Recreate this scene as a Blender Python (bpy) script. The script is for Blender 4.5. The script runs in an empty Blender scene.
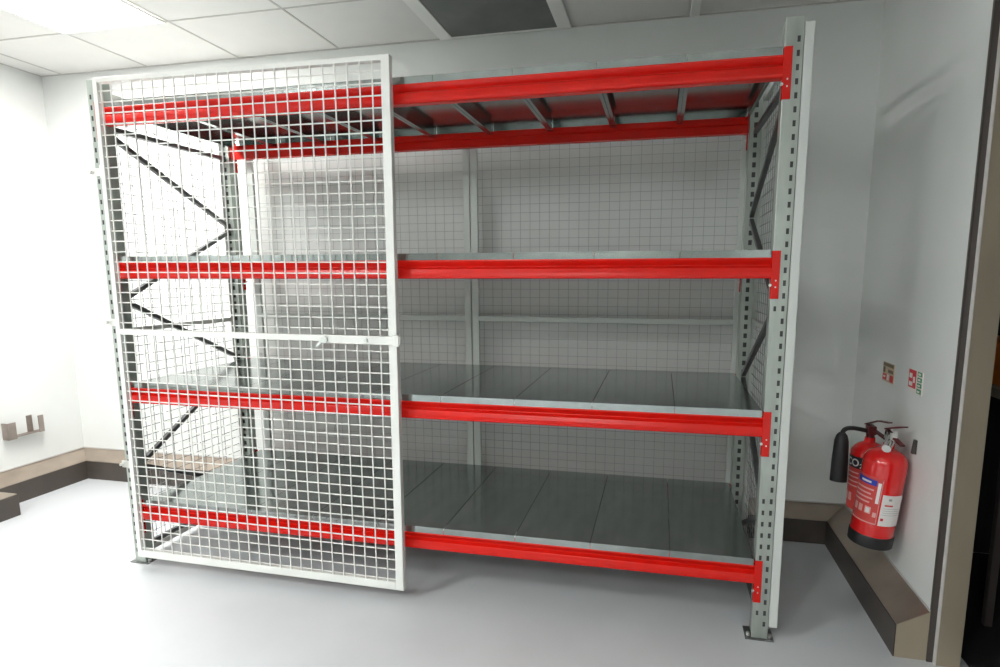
import bpy, bmesh, math, random
from mathutils import Vector, Matrix
random.seed(7)
S = bpy.context.scene
COL = S.collection
PI = math.pi

# ------------------------------------------------------------------ materials
def new_mat(name):
    m = bpy.data.materials.new(name); m.use_nodes = True
    nt = m.node_tree; b = nt.nodes['Principled BSDF']
    return m, nt, b

def mat(name, col, rough=.5, metal=0., noise=0., nscale=8., bump=0., bscale=60., spec=.5, stretch=None, coat=0.):
    m, nt, b = new_mat(name)
    b.inputs['Base Color'].default_value = (*col, 1)
    b.inputs['Roughness'].default_value = rough
    b.inputs['Metallic'].default_value = metal
    b.inputs['Specular IOR Level'].default_value = spec
    b.inputs['Coat Weight'].default_value = coat
    if noise or bump:
        tc = nt.nodes.new('ShaderNodeTexCoord')
        mp = nt.nodes.new('ShaderNodeMapping')
        if stretch: mp.inputs['Scale'].default_value = stretch
        nt.links.new(tc.outputs['Object'], mp.inputs['Vector'])
    if noise:
        n = nt.nodes.new('ShaderNodeTexNoise'); n.inputs['Scale'].default_value = nscale
        n.inputs['Detail'].default_value = 5
        nt.links.new(mp.outputs['Vector'], n.inputs['Vector'])
        r = nt.nodes.new('ShaderNodeValToRGB')
        r.color_ramp.elements[0].position = .3; r.color_ramp.elements[1].position = .7
        r.color_ramp.elements[0].color = (*[c*(1-noise) for c in col], 1)
        r.color_ramp.elements[1].color = (*[min(1, c*(1+noise)) for c in col], 1)
        nt.links.new(n.outputs['Fac'], r.inputs['Fac'])
        nt.links.new(r.outputs['Color'], b.inputs['Base Color'])
    if bump:
        n2 = nt.nodes.new('ShaderNodeTexNoise'); n2.inputs['Scale'].default_value = bscale
        nt.links.new(mp.outputs['Vector'], n2.inputs['Vector'])
        bp = nt.nodes.new('ShaderNodeBump'); bp.inputs['Strength'].default_value = bump
        bp.inputs['Distance'].default_value = .002
        nt.links.new(n2.outputs['Fac'], bp.inputs['Height'])
        nt.links.new(bp.outputs['Normal'], b.inputs['Normal'])
    return m

def emit(name, col, s):
    m, nt, b = new_mat(name)
    b.inputs['Base Color'].default_value = (*col, 1)
    b.inputs['Emission Color'].default_value = (*col, 1)
    b.inputs['Emission Strength'].default_value = s
    return m

M = dict(
    wall=mat('wall white cladding', (.70, .715, .695), .5, noise=.025, nscale=3, bump=.05, bscale=4),
    wall2=mat('unseen wall dark grey', (.30, .30, .29), .6),
    ceiling=mat('ceiling tile', (.72, .71, .69), .8, noise=.02, nscale=5, bump=.1, bscale=150),
    tbar=mat('ceiling bar white', (.84, .83, .81), .4),
    seam=mat('ceiling joint', (.50, .48, .46), .7),
    floor=mat('floor resin', (.57, .59, .605), .30, noise=.03, nscale=2.2, bump=.05, bscale=90),
    skirt=mat('skirting dark brown', (.065, .053, .045), .45, noise=.15, nscale=6),
    kerbtop=mat('kerb steel', (.42, .35, .29), .33, metal=.75, noise=.12, nscale=5),
    steel=mat('brushed steel', (.50, .43, .32), .40, metal=.5, noise=.12, nscale=4, stretch=(1, 1, .4)),
    darksteel=mat('dark brown trim', (.06, .05, .045), .5),
    bright=mat('polished edge', (.9, .88, .84), .3, metal=.4),
    red=mat('red powder coat', (.63, .010, .005), .26, noise=.06, nscale=9, spec=.35),
    galv=mat('galvanised upright', (.42, .46, .42), .36, metal=.6, noise=.12, nscale=22, stretch=(1, 1, .25)),
    inner=mat('slot shade', (.05, .05, .05), .7),  # near-black colour is the shade seen in the slots
    brace=mat('brace steel', (.16, .165, .165), .42, metal=.75, noise=.15, nscale=20),
    deck=mat('galvanised deck', (.34, .375, .365), .15, metal=.9, noise=.10, nscale=14, stretch=(1, .35, 1)),
    white=mat('white powder coat', (.74, .75, .715), .4),
    wire=mat('white wire', (.74, .75, .715), .4),
    sidewire=mat('side wire', (.22, .23, .23), .45, metal=.3),
    backwire=mat('grey wire', (.36, .38, .37), .45, metal=.3),
    backframe=mat('grey mesh frame', (.62, .65, .62), .45),
    bolt=mat('zinc bolt', (.75, .75, .72), .3, metal=.9),
    black=mat('black rubber', (.012, .012, .013), .5),
    extred=mat('extinguisher red', (.74, .012, .012), .18, spec=.6, coat=.4),
    extdark=mat('extinguisher handle', (.09, .008, .009), .35),
    chrome=mat('chrome', (.8, .8, .78), .15, metal=1),
    paper=mat('tag paper', (.82, .78, .76), .6),
    blue=mat('label blue', (.02, .05, .42), .4),
    labelblack=mat('label black', (.02, .02, .025), .4),
    labelred=mat('label dull red', (.62, .06, .05), .4),
    labelpink=mat('label pale print', (.78, .42, .40), .5),
    greyp=mat('grey ceiling panel', (.13, .135, .13), .5, noise=.25, nscale=3.5),
    hook=mat('hook steel', (.34, .29, .26), .35, metal=.8, noise=.1, nscale=20),
    sred=mat('sign red', (.55, .03, .04), .5),
    sgreen=mat('sign green', (.03, .28, .12), .5),
    solive=mat('sign olive', (.16, .13, .08), .5),
    stan=mat('sign tan', (.52, .40, .28), .5),
    sface=mat('sign face', (.74, .70, .66), .5),
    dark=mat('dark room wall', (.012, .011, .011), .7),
    orange=mat('orange box', (.75, .22, .03), .5, noise=.2, nscale=20),
    shelfwood=mat('dark shelf steel', (.30, .26, .2), .5, noise=.1),
    light=emit('light diffuser', (1, .97, .95), 21.),
    light2=emit('light diffuser front', (.98, 1, .99), 25.),
    light3=emit('light diffuser middle', (.98, 1, .99), 21.),
    light4=emit('light diffuser far', (.98, 1, .99), 17.),
)

# ------------------------------------------------------------------ mesh builder
class MB:
    def __init__(s): s.v = []; s.f = []
    def add(s, vs, fs):
        o = len(s.v); s.v += [tuple(v) for v in vs]; s.f += [tuple(i+o for i in f) for f in fs]; return s
    def box(s, x0, x1, y0, y1, z0, z1):
        return s.add([(x0,y0,z0),(x1,y0,z0),(x1,y1,z0),(x0,y1,z0),(x0,y0,z1),(x1,y0,z1),(x1,y1,z1),(x0,y1,z1)],
                     [(0,3,2,1),(4,5,6,7),(0,1,5,4),(1,2,6,5),(2,3,7,6),(3,0,4,7)])
    def bar(s, a, b, w, t, up=(0,0,1)):          # rectangular bar a->b
        a, b = Vector(a), Vector(b); d = (b-a).normalized(); u = Vector(up)
        n = d.cross(u).normalized(); m = n.cross(d).normalized()
        vs = []
        for p in (a, b):
            for i, j in ((-1,-1),(1,-1),(1,1),(-1,1)): vs.append(p+n*(i*w/2)+m*(j*t/2))
        return s.add(vs, [(0,3,2,1),(4,5,6,7),(0,1,5,4),(1,2,6,5),(2,3,7,6),(3,0,4,7)])
    def cyl(s, a, b, r, n=12, r2=None):
        return s.tube([a, b], [r, r if r2 is None else r2], n)
    def tube(s, pts, rs, n=12):
        pts = [Vector(p) for p in pts]
        if not hasattr(rs, '__len__'): rs = [rs]*len(pts)
        d0 = (pts[1]-pts[0]).normalized()
        ref = Vector((0,0,1)) if abs(d0.z) < .9 else Vector((1,0,0))
        vs = []
        for i, p in enumerate(pts):
            d = (pts[min(i+1, len(pts)-1)]-pts[max(i-1, 0)]).normalized()
            a = d.cross(ref).normalized(); b = a.cross(d)
            for k in range(n):
                t = 2*PI*k/n; vs.append(p+(a*math.cos(t)+b*math.sin(t))*rs[i])
        fs = []
        for i in range(len(pts)-1):
            for k in range(n):
                k2 = (k+1) % n; fs.append((i*n+k, i*n+k2, (i+1)*n+k2, (i+1)*n+k))
        fs.append(tuple(range(n))[::-1]); fs.append(tuple((len(pts)-1)*n+k for k in range(n)))
        return s.add(vs, fs)
    def lathe(s, prof, c=(0,0,0), n=40):
        vs = []; fs = []
        for r, z in prof:
            for k in range(n):
                t = 2*PI*k/n; vs.append((c[0]+r*math.cos(t), c[1]+r*math.sin(t), c[2]+z))
        m = len(prof)
        for i in range(m-1):
            for k in range(n):
                k2 = (k+1) % n; fs.append((i*n+k, i*n+k2, (i+1)*n+k2, (i+1)*n+k))
        fs.append(tuple(range(n))[::-1]); fs.append(tuple((m-1)*n+k for k in range(n)))
        return s.add(vs, fs)
    def prism_x(s, prof, x0, x1):                 # profile of (y,z) extruded along x
        n = len(prof)
        vs = [(x0, y, z) for y, z in prof]+[(x1, y, z) for y, z in prof]
        fs = [(i, (i+1) % n, n+(i+1) % n, n+i) for i in range(n)]
        fs += [tuple(range(n))[::-1], tuple(range(n, 2*n))]
        return s.add(vs, fs)
    def build(s, name, m, parent=None, smooth=False, bevel=0., flip=False):
        me = bpy.data.meshes.new(name); me.from_pydata(s.v, [], s.f); me.update()
        bm = bmesh.new(); bm.from_mesh(me)
        bmesh.ops.recalc_face_normals(bm, faces=bm.faces)
        bm.to_mesh(me); bm.free()
        me.materials.append(m)
        if smooth:
            for p in me.polygons: p.use_smooth = True
            try: me.set_sharp_from_angle(angle=math.radians(35))
            except Exception: pass
        o = bpy.data.objects.new(name, me); COL.objects.link(o)
        if parent is not None:
            o.parent = parent
            pw = Vector((0,0,0)); q = parent
            while q is not None: pw += q.location; q = q.parent
            me.transform(Matrix.Translation(-pw))   # world coordinates in, local out
        if bevel:
            b = o.modifiers.new('bevel', 'BEVEL'); b.width = bevel; b.segments = 2; b.limit_method = 'ANGLE'
        return o

def tag(o, label=None, cat=None, group=None, kind=None):
    if label: o['label'] = label
    if cat: o['category'] = cat
    if group: o['group'] = group
    if kind: o['kind'] = kind
    return o
def empty(name, loc, label, cat, group=None):
    o = bpy.data.objects.new(name, None); COL.objects.link(o); o.location = loc
    o.empty_display_size = .1
    return tag(o, label, cat, group)
def struct(mb, name, m, parent=None, **k):
    o = mb.build(name, m, parent, **k)
    if parent is None: o['kind'] = 'structure'
    return o

# ------------------------------------------------------------------ dimensions
H = 2.5
XL, XR, YB, YF, HC = -1.7523, 3.7538, 1.1313, -6.6, 2.98
WT = .11                                   # right wall thickness
X0, X1 = -.05, 3.085                       # inner faces of the uprights
D = .955
ZT = [2.372, 1.6222, .9757, .3313]        # beam tops
BH = .0824
LIP = .030
FP = .5

# ------------------------------------------------------------------ room
struct(MB().box(XL-.1, 5.6, YF-.1, YB+.1, -.1, 0), 'floor', M['floor'])
struct(MB().box(XL-.1, XR+WT, YF-.1, YB+.1, HC, HC+.1), 'ceiling', M['ceiling'])
struct(MB().box(XL-.1, 5.6, YB, YB+.1, 0, HC), 'wall_back', M['wall'])
struct(MB().box(XL-.1, XL, YF, YB, 0, HC), 'wall_left', M['wall'])
struct(MB().box(XL-.1, XR+WT, YF-.1, YF, 0, HC), 'wall_front', M['wall2'])  # unseen wall coloured dark grey to cut fill light
struct(MB().box(XR, XR+WT-.004, .004, YB, 0, HC).box(XR, XR+WT, YF, -1.5, 0, HC), 'wall_right', M['wall'])
# dark room beyond the doorway
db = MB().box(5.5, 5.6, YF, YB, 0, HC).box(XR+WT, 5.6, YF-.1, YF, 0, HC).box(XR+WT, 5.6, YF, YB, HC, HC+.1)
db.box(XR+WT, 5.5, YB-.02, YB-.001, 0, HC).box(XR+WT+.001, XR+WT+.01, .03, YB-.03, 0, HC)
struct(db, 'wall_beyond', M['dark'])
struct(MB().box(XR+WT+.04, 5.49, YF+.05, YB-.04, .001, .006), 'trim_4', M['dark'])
# back wall joint strips
ws = MB().box(2.308, 2.316, YB-.003, YB, .22, HC)
struct(ws, 'trim_1', M['wall'])

# ceiling grid
g = MB(); GX = [-1.5594+.726*k for k in range(8)]
GY = [YB-.587-.726*k for k in range(11)]
wide = {4: .08, 5: .08, 6: .05}
for k, x in enumerate(GX):
    if k in wide or x > XR: continue
    g.box(x-.006, x+.006, YF, YB, HC-.003, HC+.001)
for y in GY: g.box(XL, XR, y-.006, y+.006, HC-.003, HC+.001)
g.box(XL, XR, YB-.012, YB, HC-.004, HC+.001)
g.box(XL, XL+.010, YF, YB, HC-.004, HC+.001)
struct(g, 'trim_2', M['seam'])
g = MB()
for k, w in wide.items(): g.box(GX[k]-w/2, GX[k]+w/2, YF, YB-.013, HC-.012, HC-.0035)
struct(g, 'trim_3', M['tbar'], bevel=.002)

def ceiling_light(cx, cy, m, label):
    t = empty('ceiling_light', (cx, cy, HC-.02), label, 'ceiling light', 'square light panels in the tiled ceiling')
    w, h = .363-.008, .363-.008
    f = MB()
    f.box(cx-w, cx+w, cy-h, cy-h+.02, HC-.014, HC-.004).box(cx-w, cx+w, cy+h-.02, cy+h, HC-.014, HC-.004)
    f.box(cx-w, cx-w+.02, cy-h+.02, cy+h-.02, HC-.014, HC-.004).box(cx+w-.02, cx+w, cy-h+.02, cy+h-.02, HC-.014, HC-.004)
    f.build('frame', M['tbar'], t)
    MB().box(cx-w+.02, cx+w-.02, cy-h+.02, cy+h-.02, HC-.010, HC-.004).build('diffuser', m, t)
    return t
cxs = lambda k: (GX[k]+GX[k+1])/2
cys = lambda k: (GY[k]+GY[k+1])/2
ceiling_light(cxs(1), cys(0), M['light'], 'glowing white square ceiling light panel above the left end of the rack')
ceiling_light(cxs(1), cys(4), M['light2'], 'glowing square ceiling light panel on the left, above the front of the room')
ceiling_light(cxs(3), cys(6), M['light3'], 'glowing square ceiling light panel in the middle of the front half of the ceiling')
ceiling_light(cxs(4), cys(8), M['light4'], 'glowing square ceiling light panel on the right, at the far front end of the room')

# grey ceiling panel between the wide bars
gp = empty('ceiling_panel', (cxs(4), .72, HC-.01), 'dark grey ceiling panel between two wide white ceiling bars', 'ceiling panel')
MB().box(GX[4]+.042, GX[5]-.042, .37, 1.095, HC-.008, HC-.004).build('panel', M['greyp'], gp)
f = MB(); a, b = GX[4]+.041, GX[5]-.041
f.box(a, b, 1.095, 1.117, HC-.010, HC-.0035).box(a, b, .35, .37, HC-.010, HC-.0035)
f.build('edge_strip', M['tbar'], gp)

# sloped kerbs (steel top) with a dark upright face
def kerb(name, p0, p1, inward, dp, hb=.2125, hf=.144, extra0=0, extra1=0):
    """p0,p1: wall line ends; inward: unit vector into the room; mitred ends given as offsets along the run"""
    p0, p1, n = Vector(p0), Vector(p1), Vector(inward)
    d = (p1-p0).normalized()
    q0, q1 = p0+n*dp+d*extra0, p1+n*dp+d*extra1
    up = Vector((0,0,1)); t = .006
    m = MB()
    vs = [p0, q0, q1, p1, p0+up*hb, q0+up*hf, q1+up*hf, p1+up*hb]
    m.add(vs, [(0,1,2,3),(4,7,6,5),(0,4,5,1),(1,5,6,2),(2,6,7,3),(3,7,4,0)])
    root = struct(m, name, M['kerbtop'])
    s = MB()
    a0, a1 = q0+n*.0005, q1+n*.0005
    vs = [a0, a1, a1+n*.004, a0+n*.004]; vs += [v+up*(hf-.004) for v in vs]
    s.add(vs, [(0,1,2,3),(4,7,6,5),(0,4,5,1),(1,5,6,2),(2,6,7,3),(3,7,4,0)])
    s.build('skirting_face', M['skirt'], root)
    c = MB().bar(p0+up*(hb+.004)+n*.003, p1+up*(hb+.004)+n*.003, .006, .006)
    c.build('sealant_bead', M['seam'], root)
    return root
DP, DPL, DPR = .093, .117, .117
kerb_end = MB().add([(XR-.117, -.0032, .001), (XR-.001, -.0032, .001), (XR-.001, -.0032, .2115), (XR-.117, -.0032, .143), (XR-.117, -.0052, .001), (XR-.001, -.0052, .001), (XR-.001, -.0052, .2115), (XR-.117, -.0052, .143)], [(0,1,2,3),(4,7,6,5),(0,4,5,1),(1,5,6,2),(2,6,7,3),(3,7,4,0)])
kerb('baseboard_back', (XL, YB, 0), (XR, YB, 0), (0,-1,0), DP, extra0=DPL, extra1=-DPR)
kerb('baseboard_left', (XL, YF, 0), (XL, YB, 0), (1,0,0), DPL, extra1=-DP)
kr = kerb('baseboard_right', (XR, YB, 0), (XR, -.0026, 0), (-1,0,0), DPR, extra0=DP)
kerb_end.build('lit_end_plate', M['steel'], kr)  # paler steel plate added; reflected light on the end face is in its colour
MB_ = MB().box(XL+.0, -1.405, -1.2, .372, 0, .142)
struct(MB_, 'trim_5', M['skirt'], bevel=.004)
struct(MB().box(XL+.0, -1.411, -1.19, .366, .143, .147), 'trim_6', M['kerbtop'])

# steel doorway jamb on the end of the right wall
dr = struct(MB().box(XR+.024, XR+WT, -.03, .003, 0, HC).box(XR+WT-.003, XR+WT+.001, -.03, .03, 0, HC), 'door_1', M['steel'], bevel=.002)
MB().box(XR-.001, XR+.0205, -.012, .002, 0, HC).build('dark_strip', M['darksteel'], dr)  # dark strip between the wall end and the steel jamb
MB().box(XR+.0207, XR+.0238, -.033, .002, 0, HC).build('edge_strip', M['bright'], dr)

# shelf and boxes glimpsed in the dark room
sh = empty('dark_shelf', (4.4, .55, 0), 'pale edged shelf unit in the dark room beyond the doorway', 'shelf')
MB().box(4.1, 4.75, .3, .7, 1.02, 1.06).build('shelf_board', M['shelfwood'], sh)
for x in (4.12, 4.73):
    for y in (.32, .68): MB().box(x-.015, x+.015, y-.015, y+.015, .006, 1.02).build('leg', M['darksteel'], sh)
bx_ = empty('storage_box', (4.3, .5, 1.06), 'orange box on the shelf in the dark room beyond the doorway', 'box')
MB().box(4.14, 4.5, .34, .6, 1.061, 1.25).build('carton', M['orange'], bx_, bevel=.006)
MB().box(4.13, 4.51, .33, .61, 1.252, 1.275).build('lid', M['orange'], bx_, bevel=.004)

# ------------------------------------------------------------------ storage rack
rack = empty('storage_rack', (1.5, .45, 0), 'tall wide steel storage rack with red beams, grey slotted posts and white wire mesh gate', 'storage rack')

def slotted_face(mb, O, U, V, w, h, cols, pitch=.05, sw=.010, shh=.018, z0=.055):
    """flat strip of width w (along U) and height h (along V) with real slots; cols: slot centres across"""
    O, U, V = Vector(O), Vector(U), Vector(V)
    us = [0]
    for c in cols: us += [c-sw/2, c+sw/2]
    us.append(w)
    vsl = [0]; k = 0
    while z0+k*pitch+shh < h-.02:
        vsl += [z0+k*pitch, z0+k*pitch+shh]; k += 1
    vsl.append(h)
    nu = len(us)
    vs = [O+U*u+V*v for v in vsl for u in us]
    fs = []
    for j in range(len(vsl)-1):
        for i in range(nu-1):
            if i % 2 == 1 and j % 2 == 1: continue
            fs.append((j*nu+i, j*nu+i+1, (j+1)*nu+i+1, (j+1)*nu+i))
    mb.add(vs, fs)

def upright(x0, x1, yf, sgn, inner, name='upright'):
    """box section post, outer face at y=yf looking towards -sgn*y; section depth .07"""
    mb = MB(); d = .07; y0, y1 = yf, yf+sgn*d
    w = x1-x0; V = (0,0,1); hh = H-.006
    xi = x1 if inner > 0 else x0; xo = x0 if inner > 0 else x1
    ci, co = (w*.74, w*.24) if inner > 0 else (w*.26, w*.76)
    if sgn > 0:                                   # front post: slots in the face towards the room
        slotted_face(mb, (x0, y0, .006), (1,0,0), V, w, hh, [co], sw=.011, shh=.022)
        ym, yn = y1, y0
    else:                                         # rear post: slots in the face towards the rack
        slotted_face(mb, (x0, y1, .006), (1,0,0), V, w, hh, [w*.5], sw=.018, shh=.026)
        ym, yn = y0, y1
    mb.add([(x0,ym,.006),(x1,ym,.006),(x1,ym,H),(x0,ym,H)], [(0,1,2,3)])
    mb.add([(xi,y0,.006),(xi,y1,.006),(xi,y1,H),(xi,y0,H)], [(0,1,2,3)])
    mb.add([(xo,y0,.006),(xo,y1,.006),(xo,y1,H),(xo,y0,H)], [(0,1,2,3)])
    mb.add([(x0,y0,H),(x1,y0,H),(x1,y1,H),(x0,y1,H)], [(0,1,2,3)])
    for x in (x0, x1): mb.cyl((x, y0+sgn*.003, .006), (x, y0+sgn*.003, H), .0032, 10)
    o = mb.build(name, M['galv'], rack)
    e = .004; ya, yb = sorted((y0, y1))
    MB().box(x0+e, x1-e, ya+e, yb-e, .008, H-.004).build('shade_sleeve', M['inner'], o)  # added dark sleeve puts shade behind the slots
    if sgn > 0:                                   # second row of slots as shade-coloured plates, low down and under second beam
        for k in list(range(1, 12)) + [27, 28]:
            z = .061+.05*k; c = x0+ci
            if .16 < z+.01 < .35: continue
            MB().box(c-.005, c+.005, y0-.0006, y0+.001, z, z+.020).build('slot', M['inner'], o)
    f = MB(); xa, xb = x0-.028, x1+.028; ya, yb = min(y0,y1)-.012, max(y0,y1)+.012
    f.box(xa, xb, ya, yb, 0, .006)
    ft = f.build('foot_plate', M['brace'], o, bevel=.001)
    for x in (xa+.014, xb-.014): MB().cyl((x, (ya+yb)/2-.02*sgn, .005), (x, (ya+yb)/2-.02*sgn, .018), .009, 6).build('anchor_bolt', M['bolt'], o)
    return o
UW = .06
upright(X0-UW, X0, 0, 1, 1); upright(X1, X1+UW, 0, 1, -1)
upright(X0-UW, X0, D, -1, 1); upright(X1, X1+UW, D, -1, -1)

def beam(zt, y, sgn):
    P_ = [(.002,0),(.0,-.002),(.0,-.006),(.020,-.028),(.020,-.031),(.0,-.040),(-.005,-.058),(-.006,-.070),(-.003,-.079),(.004,-BH),(.045,-BH),(.045,-.040),(.038,-.034),(.045,-.028),(.045,0)]
    prof = [(y+sgn*a, zt+b) for a, b in P_]
    o = MB().prism_x(prof, X0+.002, X1-.002).build('beam', M['red'], rack, bevel=.0012)
    for s, xe in ((-1, X0), (1, X1)):
        c = MB()
        a, b = sorted((xe-s*.001, xe+s*.026)); ya, yb = sorted((y-sgn*.008, y-sgn*.0035))
        c.box(a, b, ya, yb, zt-.162, zt+.026)
        a, b = sorted((xe-s*.0045, xe-s*.0006)); ya, yb = sorted((y-sgn*.008, y+sgn*.016))
        c.box(a, b, ya, yb, zt-.162, zt+.026)
        k = c.build('beam_connector', M['red'], o, bevel=.001)
        for dz in (-.090, -.116): MB().cyl((xe+s*.012, y-sgn*.0075, zt+dz), (xe+s*.012, y-sgn*.0105, zt+dz), .003, 8).build('rivet', M['bolt'], o)
        MB().cyl((xe-s*.008, y-sgn*.002, zt-.108), (xe-s*.008, y-sgn*.012, zt-.108), .006, 8).build('safety_pin', M['bolt'], o)
    return o
for z in ZT:
    beam(z, .004, 1); beam(z, D-.004, -1)

# zig-zag braces in both end frames
for xb in (X0-UW/2, X1+UW/2):
    def br(ya, za, yb, zb, off=0):
        MB().bar((xb+off, ya, za), (xb+off, yb, zb), .022, .022, (1,0,0)).build('brace', M['brace'], rack)
    ya, yb = .078, D-.078
    br(ya, 2.29, yb, 2.29)
    zz = [(ya, 2.265), (yb, 1.85), (ya, 1.43), (yb, 1.0), (ya, .54), (yb, .12)]
    for i in range(5):
        (a, za), (b, zb) = zz[i], zz[i+1]
        e = .012 if i % 2 == 0 else -.012
        br(a, za-.013, b, zb+.013)
    br(ya, .085, yb, .085)

# wire mesh panels -------------------------------------------------
def wires(frame_o, O, U, V, w, h, us, vs, N, r, m, name='wire_mesh'):
    """grid of round wires in the plane O+U*u+V*v, N is the normal"""
    O, U, V, N = map(Vector, (O, U, V, N)); mb = MB()
    for u in us: mb.cyl(O+U*u+N*r, O+U*u+V*h+N*r, r, 6)
    for v in vs: mb.cyl(O+V*v-N*r, O+V*v+U*w-N*r, r, 6)
    return mb.build(name, m, frame_o, smooth=True)
def frame_mb(O, U, V, N, w, h, t, d, mid=None, mt=.025):
    O, U, V, N = map(Vector, (O, U, V, N)); mb = MB()
    def bx(u0, u1, v0, v1):
        pts = [O+U*u+V*v+N*n for n in (-d/2, d/2) for v in (v0, v1) for u in (u0, u1)]
        mb.add(pts, [(0,1,3,2),(4,6,7,5),(0,4,5,1),(1,5,7,3),(3,7,6,2),(2,6,4,0)])
    bx(0, t, 0, h); bx(w-t, w, 0, h); bx(t, w-t, 0, t); bx(t, w-t, h-t, h)
    if mid is not None: bx(t, w-t, mid-mt/2, mid+mt/2)
    return mb
rng = lambda a, st, b: [a+st*i for i in range(int((b-a)/st)+1)]
PX, PZ = .0582, .05
ex, ey, ez = Vector((1,0,0)), Vector((0,1,0)), Vector((0,0,1))
# back panels
for x0, x1 in ((.005, 1.52), (1.53, 3.10)):
    w = x1-x0
    f = frame_mb((x0, D+.03, .10), ex, ez, ey, w, 2.38, .04, .022, 1.19, .03).build('mesh_panel', M['backframe'], rack, bevel=.002)
    wires(f, (x0+.04, D+.03, .14), ex, ez, w-.08, 2.30, rng(.03, PX, w-.1), rng(.03, PZ, 2.28), -ey, .0012, M['backwire'])
# end panels
for xc, y0, y1, z0, z1, m, dd in ((X0-UW+.0115, .074, D-.074, .03, 2.47, 'white', .014), (X1+UW+.022, .0, D, .06, 2.48, 'backframe', .034)):
    w, h = y1-y0, z1-z0
    f = frame_mb((xc, y0, z0), ey, ez, ex, w, h, .03, dd, 1.24, .025).build('mesh_panel', M[m], rack, bevel=.002)
    wires(f, (xc, y0+.03, z0+.03), ey, ez, w-.06, h-.06, rng(.03, PX, w-.09), rng(.02, PZ, h-.08), ex, .0017, M['sidewire'] if xc < 0 else M['backwire'])

# gate in front of the left half -----------------------------------
GX0, GX1, GZ0, GZ1, GY_ = -.012, 1.510, .068, 2.478, -.052
gw, gh = GX1-GX0, GZ1-GZ0
pivot = Vector(((GX0+GX1)/2, GY_, (GZ0+GZ1)/2))
R = Matrix.Translation(pivot) @ Matrix.Rotation(math.radians(.42), 4, 'Y') @ Matrix.Translation(-pivot)
gate = MB()
ga, gb = GY_-.016, GY_+.016
gate.box(GX0, GX0+.024, ga, gb, GZ0, GZ1).box(GX1-.040, GX1, ga, gb, GZ0, GZ1)
gate.box(GX0+.024, GX1-.040, ga, gb, GZ0, GZ0+.040).box(GX0+.024, GX1-.040, ga, gb, GZ1-.022, GZ1)
gate.box(GX0+.024, GX1-.040, ga, gb, 1.258, 1.286)
def rot(mb): mb.v = [tuple(R @ Vector(v)) for v in mb.v]; return mb
gate = rot(gate).build('mesh_gate', M['white'], rack, bevel=.0025)
gate['label'] = 'white framed wire mesh gate covering the left half'
mb = MB(); r = .0031
for k in range(25):
    x = .033+.0582*k; mb.cyl((x, GY_-.010-r, GZ0+.03), (x, GY_-.010-r, GZ1-.015), r, 6)
for k in range(48):
    z = .118+.05*k
    if abs(z-1.27) < .012: continue
    mb.cyl((GX0+.015, GY_-.010+r, z), (GX1-.03, GY_-.010+r, z), r, 6)
rot(mb).build('wire_mesh', M['wire'], gate, smooth=True)
# latch bar on the mid rail
l = MB().box(1.13, 1.535, GY_-.034, GY_-.018, 1.252, 1.290).box(1.50, 1.53, GY_-.04, GY_-.016, 1.245, 1.296)
rot(l).build('slide_bolt', M['white'], gate, bevel=.003)
l = MB().cyl((1.165, GY_-.033, 1.268), (1.165, GY_-.046, 1.268), .016, 14)
rot(l).build('latch_knob', M['backframe'], gate, smooth=True)
rot(MB().cyl((1.37, GY_-.033, 1.272), (1.37, GY_-.043, 1.272), .009, 12)).build('rivet', M['backframe'], gate, smooth=True)
rot(MB().bar((1.16, GY_-.04, 1.268), (1.125, GY_-.044, 1.238), .01, .012)).build('latch_handle', M['backframe'], gate)
for z in (2.06, 1.32, .57):
    h = MB().box(X0-.05, GX0, GY_+.018, GY_+.026, z-.018, z+.018).cyl((GX0-.012, GY_+.008, z-.03), (GX0-.012, GY_+.008, z+.03), .009, 10)
    h.cyl((X0-.045, GY_+.026, z), (X0-.045, GY_+.004, z), .008, 8)
    h.build('hinge', M['bolt'], gate, smooth=True)

# ------------------------------------------------------------------ deck panels
LEV = [('top', 2.372), ('second highest', 1.6222), ('third highest', .9757), ('bottom', .3313)]
EDGE = [X0+.035]+[.286+.349*k for k in range(9)]
ORD = ['first', 'second', 'third', 'fourth', 'fifth', 'sixth', 'seventh', 'eighth', 'ninth']
protos = {}
def deck_mesh(w):
    key = round(w, 4)
    if key in protos: return protos[key]
    g_ = .0013; L = D-.014; t = .0015; tp = LIP
    mb = MB()
    mb.box(g_, w-g_, 0, L, tp-t, tp)                          # top sheet
    mb.box(g_, w-g_, 0, t, 0, tp-t).box(g_, w-g_, L-t, L, 0, tp-t)
    mb.box(g_, g_+t, .055, L-.055, -.022, tp-t).box(w-g_-t, w-g_, .055, L-.055, -.022, tp-t)   # folded sides
    mb.box(g_+t, g_+.016, .055, L-.055, -.022, -.0205).box(w-g_-.016, w-g_-t, .055, L-.055, -.022, -.0205)
    me_o = mb.build('tmp', M['deck'])
    me = me_o.data; bpy.data.objects.remove(me_o)
    protos[key] = me
    return me
for nm, zt in LEV:
    for i in range(9):
        xa, xb = EDGE[i], EDGE[i+1]
        if i == 8: xb = X1-.008
        o = bpy.data.objects.new('deck_panel', deck_mesh(xb-xa)); COL.objects.link(o)
        o.location = (xa, .007, zt)
        where = {0: 'leftmost galvanised deck panel at the left end of the %s shelf',
                 8: 'rightmost galvanised deck panel at the right end of the %s shelf'}.get(i)
        lab = where % nm if where else '%s galvanised deck panel from the left on the %s shelf' % (ORD[i], nm)
        tag(o, lab, 'deck panel', 'galvanised steel deck panels on the %s shelf' % nm)

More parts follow.
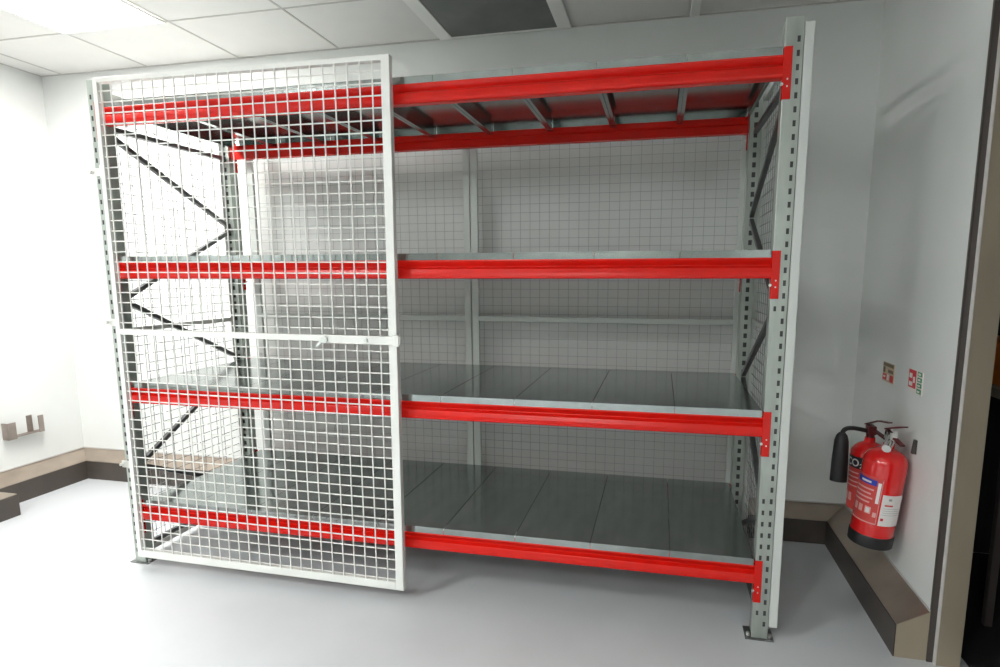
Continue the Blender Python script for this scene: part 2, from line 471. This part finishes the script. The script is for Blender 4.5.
# ------------------------------------------------------------------ fire extinguishers
def curved(mb, c, r, a0, a1, z0, z1, n=8, t=.0006):
    vs = []; fs = []
    for i in range(n+1):
        a = a0+(a1-a0)*i/n
        for rr in (r, r+t):
            for z in (z0, z1): vs.append((c[0]+rr*math.cos(a), c[1]+rr*math.sin(a), z))
    for i in range(n):
        b = i*4
        fs += [(b+2, b+6, b+7, b+3), (b, b+1, b+5, b+4), (b+1, b+3, b+7, b+5), (b, b+4, b+6, b+2)]
    fs += [(0,2,3,1), (n*4, n*4+1, n*4+3, n*4+2)]
    mb.add(vs, fs); return mb
def curved_text(txt, size, c, r, a0, z0, m, parent, vertical=False):
    cu = bpy.data.curves.new('lettering', 'FONT'); cu.body = txt; cu.size = size; cu.extrude = 0
    cu.offset = .0008
    to = bpy.data.objects.new('lettering_src', cu); COL.objects.link(to)
    bpy.context.view_layer.update()
    me = bpy.data.meshes.new_from_object(to.evaluated_get(bpy.context.evaluated_depsgraph_get()))
    bpy.data.objects.remove(to)
    pw = Vector((0,0,0)); q = parent
    while q is not None: pw += q.location; q = q.parent
    for v in me.vertices:
        u, w = v.co.x, v.co.y
        if vertical: u, w = -w, u
        a = a0+u/r
        v.co = Vector((c[0]+r*math.cos(a), c[1]+r*math.sin(a), z0+w))-pw
    me.materials.clear(); me.materials.append(m)
    o = bpy.data.objects.new('lettering', me); COL.objects.link(o); o.parent = parent
    return o

def extinguisher(c, zb, zs, r, label, kind):
    x, y = c
    t = empty('fire_extinguisher', (x, y, zb), label, 'fire extinguisher', 'red fire extinguishers in the corner')
    hgt = zs-zb
    p = [(r*.55, .012), (r*.97, .02), (r, .035)]
    k = 12
    p += [(r, hgt-r*.75)]
    for i in range(1, k): 
        a = PI/2*i/k; p.append((max(.024, r*math.cos(a)), hgt-r*.75+r*.75*math.sin(a)))
    p += [(.022, hgt+.02)]
    body = MB().lathe(p, (x, y, zb), 48).build('cylinder', M['extred'], t, smooth=True)
    if kind == 'front': MB().lathe([(r*.8, 0), (r*1.03, .002), (r*1.04, .05), (r*1.0, .056), (r*.98, .04), (r*.7, .03)], (x, y, zb), 48).build('base_ring', M['black'], t, smooth=True)
    vz = zb+hgt+.02
    # handles point towards the front right
    hd = Vector((.35, -.94, 0)).normalized(); hs = .62 if kind == 'front' else 1.
    v = MB().cyl((x, y, vz-.004), (x, y, vz+.05), .019, 16)
    v.box(x-.016, x+.016, y-.03, y+.024, vz+.018, vz+.058)
    v.build('valve', M['extdark'] if kind == 'rear' else M['chrome'], t, smooth=True)
    a = Vector((x, y, vz+.05))
    MB().bar(a-hd*.02, a+hd*.125*hs+Vector((0,0,-.035)), .024, .008).build('carry_handle', M['extdark'], t, bevel=.002)
    MB().bar(a-hd*.03+Vector((0,0,.008)), a+hd*.05+Vector((0,0,.042)), .024, .006).bar(a+hd*.05+Vector((0,0,.042)), a+hd*.12*hs+Vector((0,0,.050)), .022, .006).build('lever', M['extdark'], t, bevel=.001)
    return t, body
ER = .088
fc = (3.625, .335); fzb, fzs = .345, .797
ext, body = extinguisher(fc, fzb, fzs, ER, 'front leaning red fire extinguisher with black base ring, blue band and white service tag', 'front')
d2r = math.radians
rr = ER+.0006
cz = fzb
A = lambda deg: d2r(deg)          # angle 180 = -x, 270 = -y (towards the front)
def patch(name, m, parent, c, r, a0, a1, z0, z1, n=6):
    b = MB(); curved(b, c, r, A(a0), A(a1), z0, z1, n); return b.build(name, m, parent)
lab = patch('label', M['labelred'], ext, fc, rr, 172, 257, cz+.115, cz+.330, 16)
patch('blue_band', M['blue'], lab, fc, rr+.0008, 176, 241, cz+.292, cz+.318, 12)
patch('band_print', M['paper'], lab, fc, rr+.0016, 196, 226, cz+.300, cz+.309, 6)
for i in range(4): patch('printed_line', M['labelpink'], lab, fc, rr+.0008, 178, 236-6*(i % 2), cz+.268-.020*i, cz+.275-.020*i, 8)
for a0, a1 in ((184, 196), (202, 214), (221, 237)): patch('icon', M['labelpink'], lab, fc, rr+.0008, a0, a1, cz+.160, cz+.192, 4)
patch('white_print', M['paper'], lab, fc, rr+.0016, 224, 234, cz+.165, cz+.187, 3)
patch('white_print', M['paper'], lab, fc, rr+.0008, 244, 252, cz+.215, cz+.310, 4)
patch('white_print', M['labelpink'], lab, fc, rr+.0008, 243, 252, cz+.150, cz+.172, 4)
patch('outline', M['labelpink'], lab, fc, rr+.0008, 178, 254, cz+.118, cz+.122, 10)
patch('outline', M['labelpink'], lab, fc, rr+.0008, 254, 255, cz+.118, cz+.322, 2)
tgo = patch('service_tag', M['paper'], ext, fc, rr+.002, 260, 322, cz+.118, cz+.262, 10)
patch('tag_print', M['sred'], tgo, fc, rr+.003, 268, 290, cz+.212, cz+.219, 4)
patch('tag_print', M['sred'], tgo, fc, rr+.003, 264, 271, cz+.142, cz+.154, 3)
for zz_ in (.200, .190, .180, .170): patch('tag_writing', M['backwire'], tgo, fc, rr+.003, 266, 312, cz+zz_, cz+zz_+.0013, 6)
patch('tag_writing', M['backwire'], tgo, fc, rr+.003, 276, 284, cz+.238, cz+.248, 3)
MB().cyl((fc[0]-.010, fc[1]-.030, fzs+.030), (fc[0]-.035, fc[1]-.075, fzs+.016), .018, 18).build('pressure_gauge', M['chrome'], ext, smooth=True)
ext.rotation_euler = (math.radians(2.6), math.radians(4.6), 0)
MB().box(XR-.052, XR-.001, fc[1]-.052, fc[1]-.036, fzs+.000, fzs+.062).build('wall_bracket', M['darksteel'], ext)

# rear one with black horn
RR = .078
rc = (3.655, .525); rzb, rzs = .415, .765
ext2, body2 = extinguisher(rc, rzb, rzs, RR, 'rear red CO2 fire extinguisher with black discharge horn, half hidden in the corner', 'rear')
l2 = patch('label', M['labelred'], ext2, rc, RR+.0006, 160, 235, rzb+.02, rzb+.225, 12)
patch('black_band', M['labelblack'], l2, rc, RR+.0014, 162, 236, rzb+.226, rzb+.282, 12)
curved_text('CO', .050, rc, RR+.0032, A(172), rzb+.236, M['paper'], l2)
curved_text('2', .028, rc, RR+.0032, A(172)+.076/RR, rzb+.232, M['paper'], l2)
for i in range(4): patch('printed_line', M['labelpink'], l2, rc, RR+.0014, 166, 226, rzb+.20-.022*i, rzb+.206-.022*i, 8)
for a0, a1 in ((168, 182), (190, 204)): patch('icon', M['labelpink'], l2, rc, RR+.0014, a0, a1, rzb+.06, rzb+.10, 4)
vz = rzs+.02
pts = []
P0 = Vector((rc[0]-.014, rc[1], vz+.030)); P3 = Vector((3.517, .475, .800))
P1 = P0+Vector((-.06, 0, .012)); P2 = P3+Vector((0, 0, .050))
for i in range(15):
    s = i/14; pts.append(P0*(1-s)**3+P1*3*s*(1-s)**2+P2*3*s*s*(1-s)+P3*s**3)
MB().tube(pts, .0105, 12).build('hose', M['black'], ext2, smooth=True)
hb_ = Vector((3.509, .452, .582))
MB().tube([P3+Vector((0,0,.012)), P3, P3+(hb_-P3)*.12, P3+(hb_-P3)*.5, hb_], [.015, .024, .031, .035, .037], 20).build('discharge_horn', M['black'], ext2, smooth=True)
MB().box(XR-.030, XR-.001, rc[1]-.02, rc[1]+.02, rzs-.14, rzs-.04).build('wall_bracket', M['darksteel'], ext2)

# ------------------------------------------------------------------ signs on the right wall
def sign(y0, y1, z0, z1, label, kind):
    o = empty('safety_sign', (XR-.003, (y0+y1)/2, z0), label, 'sign', 'small safety signs on the right wall')
    MB().box(XR-.0035, XR-.0005, y0, y1, z0, z1).build('board', M['sface'] if kind else M['stan'], o)
    # u runs from the far edge (left in view) to the near edge
    def blk(us, vs, m, nm, lay=1):
        for (u0, u1, v0, v1) in us: MB().box(XR-.0035-.0012*lay, XR-.0036-.0012*(lay-1), y1-(y1-y0)*u1, y1-(y1-y0)*u0, z0+(z1-z0)*v0, z0+(z1-z0)*v1).build(nm, m, o)
    if kind:
        blk([(.03,.56,.2,.98)], 0, M['sred'], 'red_panel')
        blk([(.10,.34,.28,.46),(.10,.30,.62,.82),(.38,.5,.45,.7)], 0, M['sface'], 'white_symbol', 2)
        blk([(.66,.97,.80,.98),(.66,.97,.56,.74),(.66,.97,.32,.50),(.66,.97,.06,.26)], 0, M['sgreen'], 'green_square')
        blk([(.72,.88,.84,.93),(.72,.88,.61,.69),(.72,.88,.37,.44),(.72,.88,.11,.19)], 0, M['sface'], 'white_arrow', 2)
    else:
        blk([(.04,.96,.80,.97),(.05,.22,.45,.75),(.5,.95,.5,.66)], 0, M['solive'], 'dark_block')
        blk([(.04,.40,.08,.38),(.70,.97,.05,.40)], 0, M['sred'], 'red_block')
        blk([(.44,.62,.1,.4),(.12,.3,.2,.3)], 0, M['sface'], 'white_symbol', 2)
sign(.575, .715, 1.035, 1.128, 'small tan and dark red safety sign nearer the corner on right wall', 0)
sign(.262, .405, 1.040, 1.142, 'small safety sign with red panel and green squares above the front extinguisher', 1)

# ------------------------------------------------------------------ bracket on the left wall
hk = empty('wall_hook', (XL, .70, .43), 'small steel cradle bracket with three upright tabs on the left wall', 'hook')
MB().box(XL+.001, XL+.055, .60, .84, .440, .446).build('tray', M['hook'], hk, bevel=.001)
MB().box(XL+.050, XL+.056, .600, .655, .430, .548).build('tab', M['hook'], hk, bevel=.001)
MB().box(XL+.001, XL+.007, .765, .803, .446, .565).build('tab', M['hook'], hk, bevel=.001)
MB().box(XL+.050, XL+.056, .808, .845, .436, .558).build('tab', M['hook'], hk, bevel=.001)
MB().box(XL+.0005, XL+.049, .600, .606, .430, .548).build('side_plate', M['hook'], hk)

hk.location.y -= .036

# ------------------------------------------------------------------ camera
cd = bpy.data.cameras.new('camera'); cam = bpy.data.objects.new('camera', cd); COL.objects.link(cam)
yaw, pitch, roll = .22, -.1447, -.0021
f = Vector((-math.sin(yaw)*math.cos(pitch), math.cos(yaw)*math.cos(pitch), math.sin(pitch)))
r_ = Vector((math.cos(yaw), math.sin(yaw), 0)); u = r_.cross(f)
r2 = r_*math.cos(roll)+u*math.sin(roll); u2 = -r_*math.sin(roll)+u*math.cos(roll)
mw = Matrix((( r2.x, u2.x, -f.x, 2.6552), (r2.y, u2.y, -f.y, -2.4951), (r2.z, u2.z, -f.z, 1.5578), (0,0,0,1)))
cam.matrix_world = mw
cd.sensor_fit = 'HORIZONTAL'; cd.sensor_width = 36; cd.lens = 588.1076*36/1000
cd.shift_x = -.02805; cd.shift_y = .02669; cd.clip_start = .02
S.camera = cam

# ------------------------------------------------------------------ world and view
w = bpy.data.worlds.new('world'); S.world = w; w.use_nodes = True
w.node_tree.nodes['Background'].inputs['Color'].default_value = (.8, .85, .9, 1)
w.node_tree.nodes['Background'].inputs['Strength'].default_value = .05
S.view_settings.view_transform = 'Standard'; S.view_settings.look = 'None'
S.view_settings.gamma = 1; S.view_settings.use_curve_mapping = False
S.view_settings.exposure = 1.52
